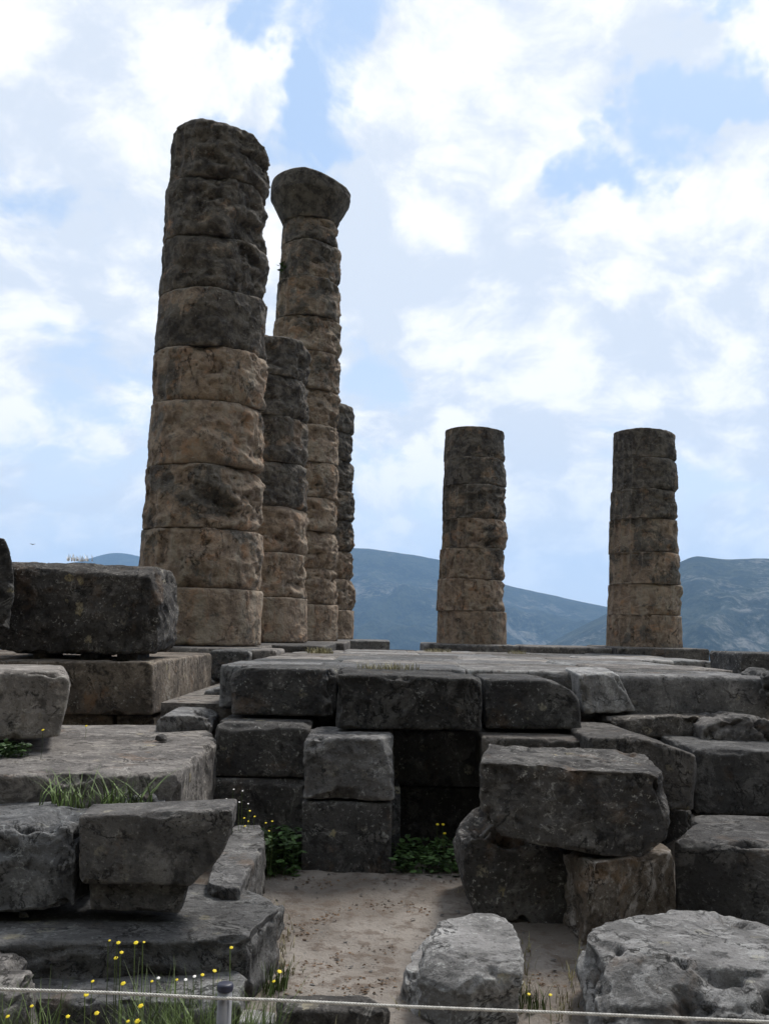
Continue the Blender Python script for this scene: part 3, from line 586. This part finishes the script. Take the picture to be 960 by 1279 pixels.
def leaves(name, spots, size, mat, seed, label, cat, hgt, group=None):
    rs = random.Random(seed); V = []; Fc = []; c0 = sum((Vector(s) for s in spots), Vector())/len(spots)
    for s in spots:
        a = rs.uniform(0, 6.283); h = rs.uniform(.15, 1)*hgt; sz = size*rs.uniform(.5, 1.3)
        c = Vector(s)-c0+Vector((rs.uniform(-.03, .03), rs.uniform(-.03, .03), h))
        d = Vector((math.cos(a), math.sin(a), rs.uniform(-.3, .5))).normalized(); sd_ = d.cross(Vector((rs.uniform(-.4, .4), rs.uniform(-.4, .4), 1))).normalized()
        i0 = len(V); up_ = d.cross(sd_)*(.12*sz)
        for p in (c, c+d*sz*.35+sd_*sz*.32, c+d*sz*.75+sd_*sz*.24, c+d*sz, c+d*sz*.75-sd_*sz*.24, c+d*sz*.35-sd_*sz*.32, c+d*sz*.5+up_): V.append(tuple(p))
        for j in range(6): Fc.append((i0+j, i0+(j+1) % 6, i0+6))
        # stalk
        if rs.random() < .35:
            i1 = len(V); b0 = Vector(s)-c0; V += [tuple(b0), tuple(b0+Vector((.003, 0, 0))), tuple(c+Vector((.002, 0, 0))), tuple(c)]; Fc.append((i1, i1+1, i1+2, i1+3))
    me = bpy.data.meshes.new(name); me.from_pydata(V, [], Fc); me.update(); o = link(name, me, mat, None, c0, False); return tag(o, label, cat, group)
def scatter(x0, x1, y0, y1, z, n, seed):
    rs = random.Random(seed); return [(rs.uniform(x0, x1), rs.uniform(y0, y1), z) for _ in range(n)]
def gscat(cx_, cy_, rx, ry, n, z, seed):
    rs = random.Random(seed); r = []
    for _ in range(n):
        a = rs.uniform(0, 6.283); q = rs.random()**.6; r.append((cx_+math.cos(a)*rx*q, cy_+math.sin(a)*ry*q, z))
    return r
# rough grass below the rope, uneven
rs = random.Random(2); sp = []
for k in range(1500):
    x = rs.uniform(-1.7, -.35); y = rs.uniform(3.45, 3.82)
    if perlin(np.array([[x*3.1, y*3.1, 1.5]]))[0] > -.12: sp.append((x, y, 0))
blades('grass', sp, .12, .40, 'grass', .0035, .7, 4, 2, 'stuff', 'uneven green grass in front of the stones along the bottom left', 'grass')
sp = [(rs.uniform(-.55, 1.2), rs.uniform(3.7, 4.05), 0) for _ in range(90)]
blades('grass', sp, .04, .13, 'drygrass', .003, .7, 5, 2, 'stuff', 'sparse straw coloured grass by the front stones', 'grass')
def weed(sx, label):
    sp_ = []; rs_ = random.Random(len(sx))
    for px, py, n in sx:
        q_ = pt(px, py, 5.08 + (985-py)*.002); sp_ += gscat(q_.x, q_.y, .07, .05, max(3, n//2), .70, int(px))
    o = blades('weed', sp_, .08, .27, 'weed', .0045, 1.3, len(sx), 3, label=label, cat='weed')
    return o
weed([(95, 985, 8), (125, 985, 14), (140, 975, 10), (150, 990, 16), (165, 988, 10), (180, 990, 8), (120, 965, 6)], 'leafy green weed growing between the weedy slab and the blocky stone')
weed([(66, 972, 9), (76, 976, 9), (84, 968, 7)], 'small green weed left of the leafy clump on the slab')
p = pz(14, 943, .85)
leaves('weed', gscat(p.x, p.y-.05, .12, .10, 160, .84, 5), .045, 'leaf', 8, 'low leafy plant at the left edge in front of the smooth grey block', 'weed', .09)
p = pt(485, 836, 7.9)
blades('grass_tuft', gscat(p.x, 8.0, .26, .18, 110, 1.33, 7), .02, .075, 'drygrass', .003, .8, 9, 2, label='straw coloured tuft on the paving above the long rough block', cat='grass tuft')
for x, y, d, zz_, r_, n_, lab in ((400, 812, 14, 1.29, .2, 40, 'thin dry tuft on the paving in front of the capital column'), (546, 807, 20, 1.2, .3, 40, 'dry tuft on the paving by the left freestanding column'), (645, 812, 20, 1.2, .2, 30, 'small dry tuft between the freestanding columns')):
    p = pt(x, y, d); blades('grass_tuft', gscat(p.x, d, r_, .2, n_*3, zz_, 7+int(x)), .03, .12, 'drygrass', .006, .8, int(x), 2, label=lab, cat='grass tuft')
sp = []
for a_, b__, n_ in (((505, 1262), (560, 1275), 10), ((655, 1250), (655, 1180), 30), ((700, 1275), (722, 1190), 40), ((358, 1215), (352, 1130), 40), ((340, 1105), (338, 1060), 30), ((380, 1086), (485, 1088), 30), ((575, 1120), (700, 1150), 26), ((845, 1150), (960, 1160), 26)):
    for k in range(n_):
        t = rs.random()**1.5; q = pz(a_[0]+(b__[0]-a_[0])*t, a_[1]+(b__[1]-a_[1])*t, 0); sp.append((q.x+rs.gauss(0, .025), q.y+rs.gauss(0, .03), 0))
blades('grass', sp, .02, .10, 'drygrass', .0025, .9, 15, 2, 'stuff', 'thin straw coloured grass along the feet of the stones', 'grass')
leaves('leafy_plant', scatter(pt(330, 1070, 6.7).x, pt(374, 1070, 6.7).x, 6.45, 6.88, .0, 420, 4), .065, 'leaf', 3, 'dark green leafy plant in the corner left of the stone pillar', 'plant', .30)
leaves('leafy_plant', scatter(pt(494, 1070, 6.8).x, pt(574, 1070, 6.8).x, 6.6, 7.2, .0, 560, 6), .065, 'leaf', 5, 'dark green leafy plants along the foot of the shaded recess', 'plant', .17)
p = pt(348, 1130, 5.6); blades('grass_tuft', gscat(-.62, 5.55, .05, .05, 14, 0, 9), .08, .2, 'drygrass', .003, .5, 19, 2, label='thin upright straw tuft on the sand right of the pale topped block', cat='grass tuft')
p = pz(345, 1240, 0); blades('grass_tuft', gscat(p.x, p.y, .06, .08, 40, 0, 9), .06, .17, 'grass', .004, .6, 21, 2, label='green tuft with a yellow flower against the slab corner, behind the rope', cat='grass tuft')
p = pz(665, 1262, 0); blades('grass_tuft', gscat(p.x, p.y, .08, .08, 34, 0, 9), .05, .15, 'grass', .003, .6, 23, 2, label='thin green tuft between the two pale front stones', cat='grass tuft')
p = pt(100, 698, 9.1); blades('dry_sprig', gscat(p.x, 9.1, .13, .08, 30, pt(100, 701, 9.1).z, 3), .02, .09, 'white', .005, .7, 31, 2, label='little whitish dry sprig on top of the great dark block', cat='dry plant')
p = pt(347, 326, 20.9); leaves('leafy_sprig', gscat(p.x+.04, 21.3, .06, .06, 26, p.z-.15, 4), .10, 'leaf', 5, 'tiny sprig growing from the left side of the capital column', 'plant', .26)
# flowers
def flower_proto(name, mat, r, stem):
    root = empty(name, (0, 0, -50)); V = [(0, 0, 0)]; Fc = []
    n = 12
    for ring, (rr, zz_) in enumerate(((.45, .10), (1.0, .22), (.9, .02))):
        for k in range(n):
            a = k*2*math.pi/n; q = rr*(1 if (k % 2 or ring == 0) else .8); V.append((math.cos(a)*q*r, math.sin(a)*q*r, zz_*r))
    for k in range(n):
        k2 = (k+1) % n; Fc.append((0, 1+k, 1+k2)); Fc.append((1+k, 1+n+k, 1+n+k2, 1+k2)); Fc.append((1+n+k, 1+2*n+k, 1+2*n+k2, 1+n+k2))
    V.append((0, 0, r*.45)); 
    for k in range(n): Fc.append((1+k, 1+(k+1) % n, len(V)-1))
    me = bpy.data.meshes.new('bloom'); me.from_pydata(V, [], Fc); me.update(); bl = link('bloom', me, mat, root, (0, 0, stem)); bl.rotation_euler = (R(28), 0, 0)
    V = []; Fc = []
    for t in range(5):
        for k in range(4):
            a = k*math.pi/2; V.append((math.cos(a)*.0016+.006*math.sin(t*.8), math.sin(a)*.0016, stem*t/4))
    for t in range(4):
        for k in range(4): Fc.append((t*4+k, t*4+(k+1) % 4, t*4+4+(k+1) % 4, t*4+4+k))
    me = bpy.data.meshes.new('stem'); me.from_pydata(V, [], Fc); me.update(); link('stem', me, 'grass', root, (-.004, 0, 0)); return root
def dup(root, loc, rz, sc, label, cat, group):
    r = root.copy(); COL.objects.link(r); r.location = loc; r.rotation_euler = (0, 0, rz); r.scale = (sc, sc, sc)
    for ch in root.children: c = ch.copy(); COL.objects.link(c); c.parent = r
    return tag(r, label, cat, group)
fy = flower_proto('yellow_flower', 'yellow', .0085, .12); fw_ = flower_proto('white_flower', 'white', .006, .12)
used = set()
def put(proto, px, py, d, zbase, sc, label, group, row=None):
    q = pt(px, py, d); s_ = (q.z-zbase)/.12
    if proto.name not in used: used.add(proto.name); o = proto; o.location = (q.x, q.y, zbase); tag(o, label, 'flower', group)
    else: o = dup(proto, (q.x, q.y, zbase), random.uniform(-.6, .6), 1, label, 'flower', group)
    for ch in o.children:
        if ch.name.startswith('stem'): ch.scale = (1, 1, s_)
        else: ch.location.z = q.z-zbase; ch.scale = (sc, sc, sc)
G1 = 'yellow flowers in the grass left of the post'
for px, py, sc in ((148, 1178, 1), (170, 1178, 1.1), (145, 1197, 1), (152, 1190, .9), (154, 1229, 1.2), (108, 1243, 1.1), (121, 1266, 1.1), (176, 1257, 1.2), (85, 1270, .9), (10, 1270, .9), (40, 1257, .8), (172, 1276, 1.3), (160, 1276, .8), (137, 1175, .6), (180, 1177, .6), (116, 1226, .8), (190, 1226, .7)):
    put(fy, px, py, 3.5 if py < 1240 else 3.3, 0, sc, 'yellow flower among the grass in front of the cracked slab, left of the post', G1)
for px, py, sc in ((253, 1218, .9), (268, 1213, 1), (289, 1184, .9), (221, 1224, .7)):
    put(fy, px, py, 3.6, 0, sc, 'yellow flower before the right half of the lower step stone', 'yellow flowers above the post and step stone')
for px, py, sc in ((349, 1214, 1.2), (342, 1226, .9)): put(fy, px, py, 4.25, 0, sc*1.1, 'yellow flower at the right corner of the cracked slab', 'yellow flowers at the slab corner')
for px, py in ((312, 999), (310, 1012), (306, 1018), (318, 1006), (332, 1014), (336, 1024), (305, 1008), (340, 1012)): put(fy, px, py+14, 6.4, 0, .9, 'small yellow flower in front of the dark wall, left of the leafy plant', 'yellow flowers before the dark wall')
for px, py in ((553, 1030), (555, 1041), (546, 1030), (570, 1045)): put(fy, px, py, 6.9, 0, 1.5, 'small yellow flower in the shaded recess right of the pillar', 'yellow flowers in the shaded recess')
for px, py in ((54, 912), (108, 907)): put(fy, px, py, 5.8 if px < 80 else 6.9, .85, 1.2, 'yellow flower on the weedy slab %s' % ('in front of the smooth grey block' if px < 80 else 'beside the rubble footing'), 'yellow flowers on the slab')
for px, py in ((660, 1242), (687, 1243)): put(fy, px, py, 4.0, 0, .9, 'yellow flower between the two pale front stones', 'yellow flowers between the front stones')
for px, py in ((198, 1222), (243, 1220), (232, 1224)): put(fw_, px, py, 3.6, 0, 1.2, 'small white flower before the lower step stone', 'white flowers by the step stone')
for px, py in ((292, 966), (303, 968), (299, 982), (283, 978), (290, 990), (310, 984)): put(fw_, px, py+20, 6.3, 0, 1.0, 'small white flower against the dark wall above the pale topped block', 'white flowers before the dark wall')
ORD = 'first second third fourth fifth sixth seventh eighth ninth tenth eleventh twelfth thirteenth fourteenth fifteenth sixteenth seventeenth eighteenth'.split()
gr = {}
for o in COL.objects:
    if o.get('category') == 'flower': gr.setdefault(o['group'], []).append(o)
for k_, l_ in gr.items():
    l_.sort(key=lambda o: o.location.x/o.location.y)
    for i, o in enumerate(l_): o['label'] = (ORD[i] + ' from the left of the ' + k_) if len(l_) > 2 else ('left one of the ' if i == 0 else 'right one of the ') + k_
# litter and pebbles
def chips_mesh(name, spots, size, mat, seed, kind, label, cat):
    rs = random.Random(seed); V = []; Fc = []
    for s in spots:
        sz = size*rs.uniform(.4, 1.4); a = rs.uniform(0, 6.28); i0 = len(V)
        for k in range(5):
            t = a+k*1.257; q = sz*rs.uniform(.5, 1); V.append((s[0]+math.cos(t)*q, s[1]+math.sin(t)*q*.7, s[2]+rs.uniform(.0, .6)*sz))
        V.append((s[0], s[1], s[2]+sz*rs.uniform(.2, .9)))
        for k in range(5): Fc.append((i0+k, i0+(k+1) % 5, i0+5))
    me = bpy.data.meshes.new(name); me.from_pydata(V, [], Fc); me.update(); return tag(link(name, me, mat, None, None, False), label, cat, None, kind)
dgz = {}
def gz(x, y):
    i = int(np.searchsorted(gx, x)); j = int(np.searchsorted(gy, y)); return float(Pg.reshape(len(gy), len(gx), 3)[j, i, 2])
rs = random.Random(12); sp = []
while len(sp) < 900:
    x, y = rs.uniform(-.6, .9), rs.uniform(3.9, 6.5)
    if perlin(np.array([[x*2.3+3, y*2.9, .5]]))[0] > .18-.1*(abs(y-5) < .5): sp.append((x, y, gz(x, y)))
chips_mesh('leaf_litter', sp, .011, 'litter', 3, 'stuff', 'dead leaves and crumbs scattered over the sand', 'litter')
rs = random.Random(13); sp = [(x, y, gz(x, y)) for x, y in ((rs.uniform(-.7, 1.2), rs.uniform(3.8, 6.6)) for _ in range(700))]
chips_mesh('gravel', sp, .006, 'pale', 4, 'stuff', 'fine gravel strewn over the sand', 'gravel')
rs = random.Random(23); sp = [(x, y, gz(x, y)) for x, y in ((rs.uniform(-.7, 1.6), rs.uniform(3.8, 6.6)) for _ in range(110))]
chips_mesh('gravel', sp, .016, 'grey', 6, 'stuff', 'coarse grey stone chips lying on the sand', 'gravel')
for i, (x, y, z, r_, lab) in enumerate([(352, 1078, 0, .05, 'fist sized grey stone beside the leafy plant at the left of the sand'), (500, 1092, 0, .045, 'small grey stone on the sand at the right foot of the pillar'),
        (668, 1150, 0, .055, 'small dark stone between the propped boulder and the split stone'), (200, 925, .86, .06, 'loose grey stone lying on the weedy slab near the plinth corner'),
        (868, 905, .86, .07, 'loose stone under the slanted end of the front edge'), (745, 900, .88, .05, 'little stone wedged beside the low dark block with a pale top'), (30, 1150, .3, .05, 'small stone on the cracked slab under the blocky stone')]):
    q = pz(x, y, z); rq = random.Random(i+70); B('small_stone', [q+Vector((rq.uniform(-1, 1), rq.uniform(-.8, .8), rq.uniform(-.2, .9)))*r_ for _ in range(14)], 'grey', lab, 'stone', amp=.006, erode=.015, chips=1, chipd=.01, vox=.007)
q = pz(433, 1108, 0); B('pebble', [q+Vector(c)*.022 for c in ((-1, -.7, 0), (1, -.6, 0), (-.9, .8, 0), (.8, .9, 0), (-.6, -.4, 1), (.7, .3, 1.1), (.2, -.7, .8))], 'pale', 'single pale pebble on the sand in front of the pillar', 'pebble', amp=.002, erode=.008, chips=2, chipd=.005, vox=.004)
# ------------------------------------------------------------------ rope barrier
post = empty('rope_post', (0, 0, 0)); q = pt(281.5, 1228, 3.0); post.location = (q.x, 3.0, 0); H = q.z; tag(post, 'short grey metal post holding the white rope', 'post')
def lathe(name, prof, mat, parent, n=40):
    V = []; Fc = []
    for r, z in prof:
        for k in range(n): a = 2*math.pi*k/n; V.append((r*math.cos(a), r*math.sin(a), z))
    for i in range(len(prof)-1):
        for k in range(n): Fc.append((i*n+k, i*n+(k+1) % n, i*n+n+(k+1) % n, i*n+n+k))
    Fc.append(tuple(range(n))[::-1]); Fc.append(tuple((len(prof)-1)*n+k for k in range(n)))
    me = bpy.data.meshes.new(name); me.from_pydata(V, [], Fc); me.update(); return link(name, me, mat, parent, (0, 0, 0))
lathe('tube', [(.0215, -.1), (.0215, H-.016)], 'post', post); lathe('cap', [(.0232, H-.020), (.0240, H-.016), (.0240, H-.006), (.0222, H-.001), (.016, H+.001)], 'cap', post)
def rope(pts, r, label):
    """two twisted strands"""
    P_ = [Vector(p) for p in pts]; cr = []
    V = []; Fc = []; nseg = 900; L = [0]
    for i in range(1, len(P_)): L.append(L[-1]+(P_[i]-P_[i-1]).length)
    tot = L[-1]
    for s in range(3):
        i0 = len(V)
        for k in range(nseg+1):
            t = k/nseg*tot; i = max(0, min(len(P_)-2, int(np.searchsorted(L, t))-1)); f = (t-L[i])/(L[i+1]-L[i]); c = P_[i].lerp(P_[i+1], f)
            a = t/.028*2*math.pi+s*2.094; off = Vector((0, math.cos(a), math.sin(a)))*r*.52
            for j in range(6): b_ = j*math.pi/3; V.append(tuple(c+off+Vector((0, math.cos(b_), math.sin(b_)))*r*.62))
        for k in range(nseg):
            for j in range(6): Fc.append((i0+k*6+j, i0+k*6+(j+1) % 6, i0+(k+1)*6+(j+1) % 6, i0+(k+1)*6+j))
    me = bpy.data.meshes.new('rope'); me.from_pydata(V, [], Fc); me.update()
    return tag(link('rope', me, 'rope'), label, 'rope')
def rope_pts():
    out_ = []
    keys = [(-420, 1231), (0, 1235.5), (140, 1240), (268, 1246.5), (295, 1247.5), (340, 1249), (500, 1257), (700, 1265), (960, 1276.5), (1500, 1297)]
    for i in range(len(keys)-1):
        for t in np.linspace(0, 1, 8, endpoint=False):
            x = keys[i][0]+(keys[i+1][0]-keys[i][0])*t; y = keys[i][1]+(keys[i+1][1]-keys[i][1])*t; out_.append(pt(x, y, 2.972))
    return out_
rope(rope_pts(), .0044, 'thin white twisted rope strung low across the foreground')
# bird
q = pt(41, 680, 60); Vb = [(-.35, 0, .10), (-.15, .05, .04), (0, .14, 0), (0, -.16, 0), (.15, .05, .03), (.35, 0, .07), (0, 0, .05), (0, 0, -.05)]
me = bpy.data.meshes.new('bird'); me.from_pydata(Vb, [], [(0, 1, 6), (1, 2, 6), (0, 1, 7), (1, 2, 7), (0, 3, 6), (0, 3, 7), (6, 4, 5), (7, 4, 5), (2, 4, 6), (2, 4, 7), (3, 5, 6), (3, 5, 7)]); me.update()
bo = link('bird', me, 'bird', None, q); bo.scale = (.6, .6, .6)
tag(bo, 'tiny dark bird flying above the great dark block', 'bird')
# ------------------------------------------------------------------ haze
HZ = True
if HZ:
    me = bpy.data.meshes.new('haze'); bm = hull_of(box(-9300, 9300, -9300, 9300, -520, 700)); bm.to_mesh(me); bm.free()
    m = bpy.data.materials.new('haze_air'); m.use_nodes = True; t = m.node_tree; t.nodes.clear(); hb = NB(t)
    pv = hb.n('ShaderNodeVolumePrincipled', {'Color': (.38, .63, 1.0, 1), 'Density': 1.0e-4, 'Anisotropy': .2}); hb.n('ShaderNodeOutputMaterial', {1: pv.outputs[0]})
    me.materials.append(m); o = bpy.data.objects.new('haze', me); COL.objects.link(o); o['kind'] = 'stuff'
print('blocks', NBLK, 'verts', sum(len(m.vertices) for m in bpy.data.meshes))
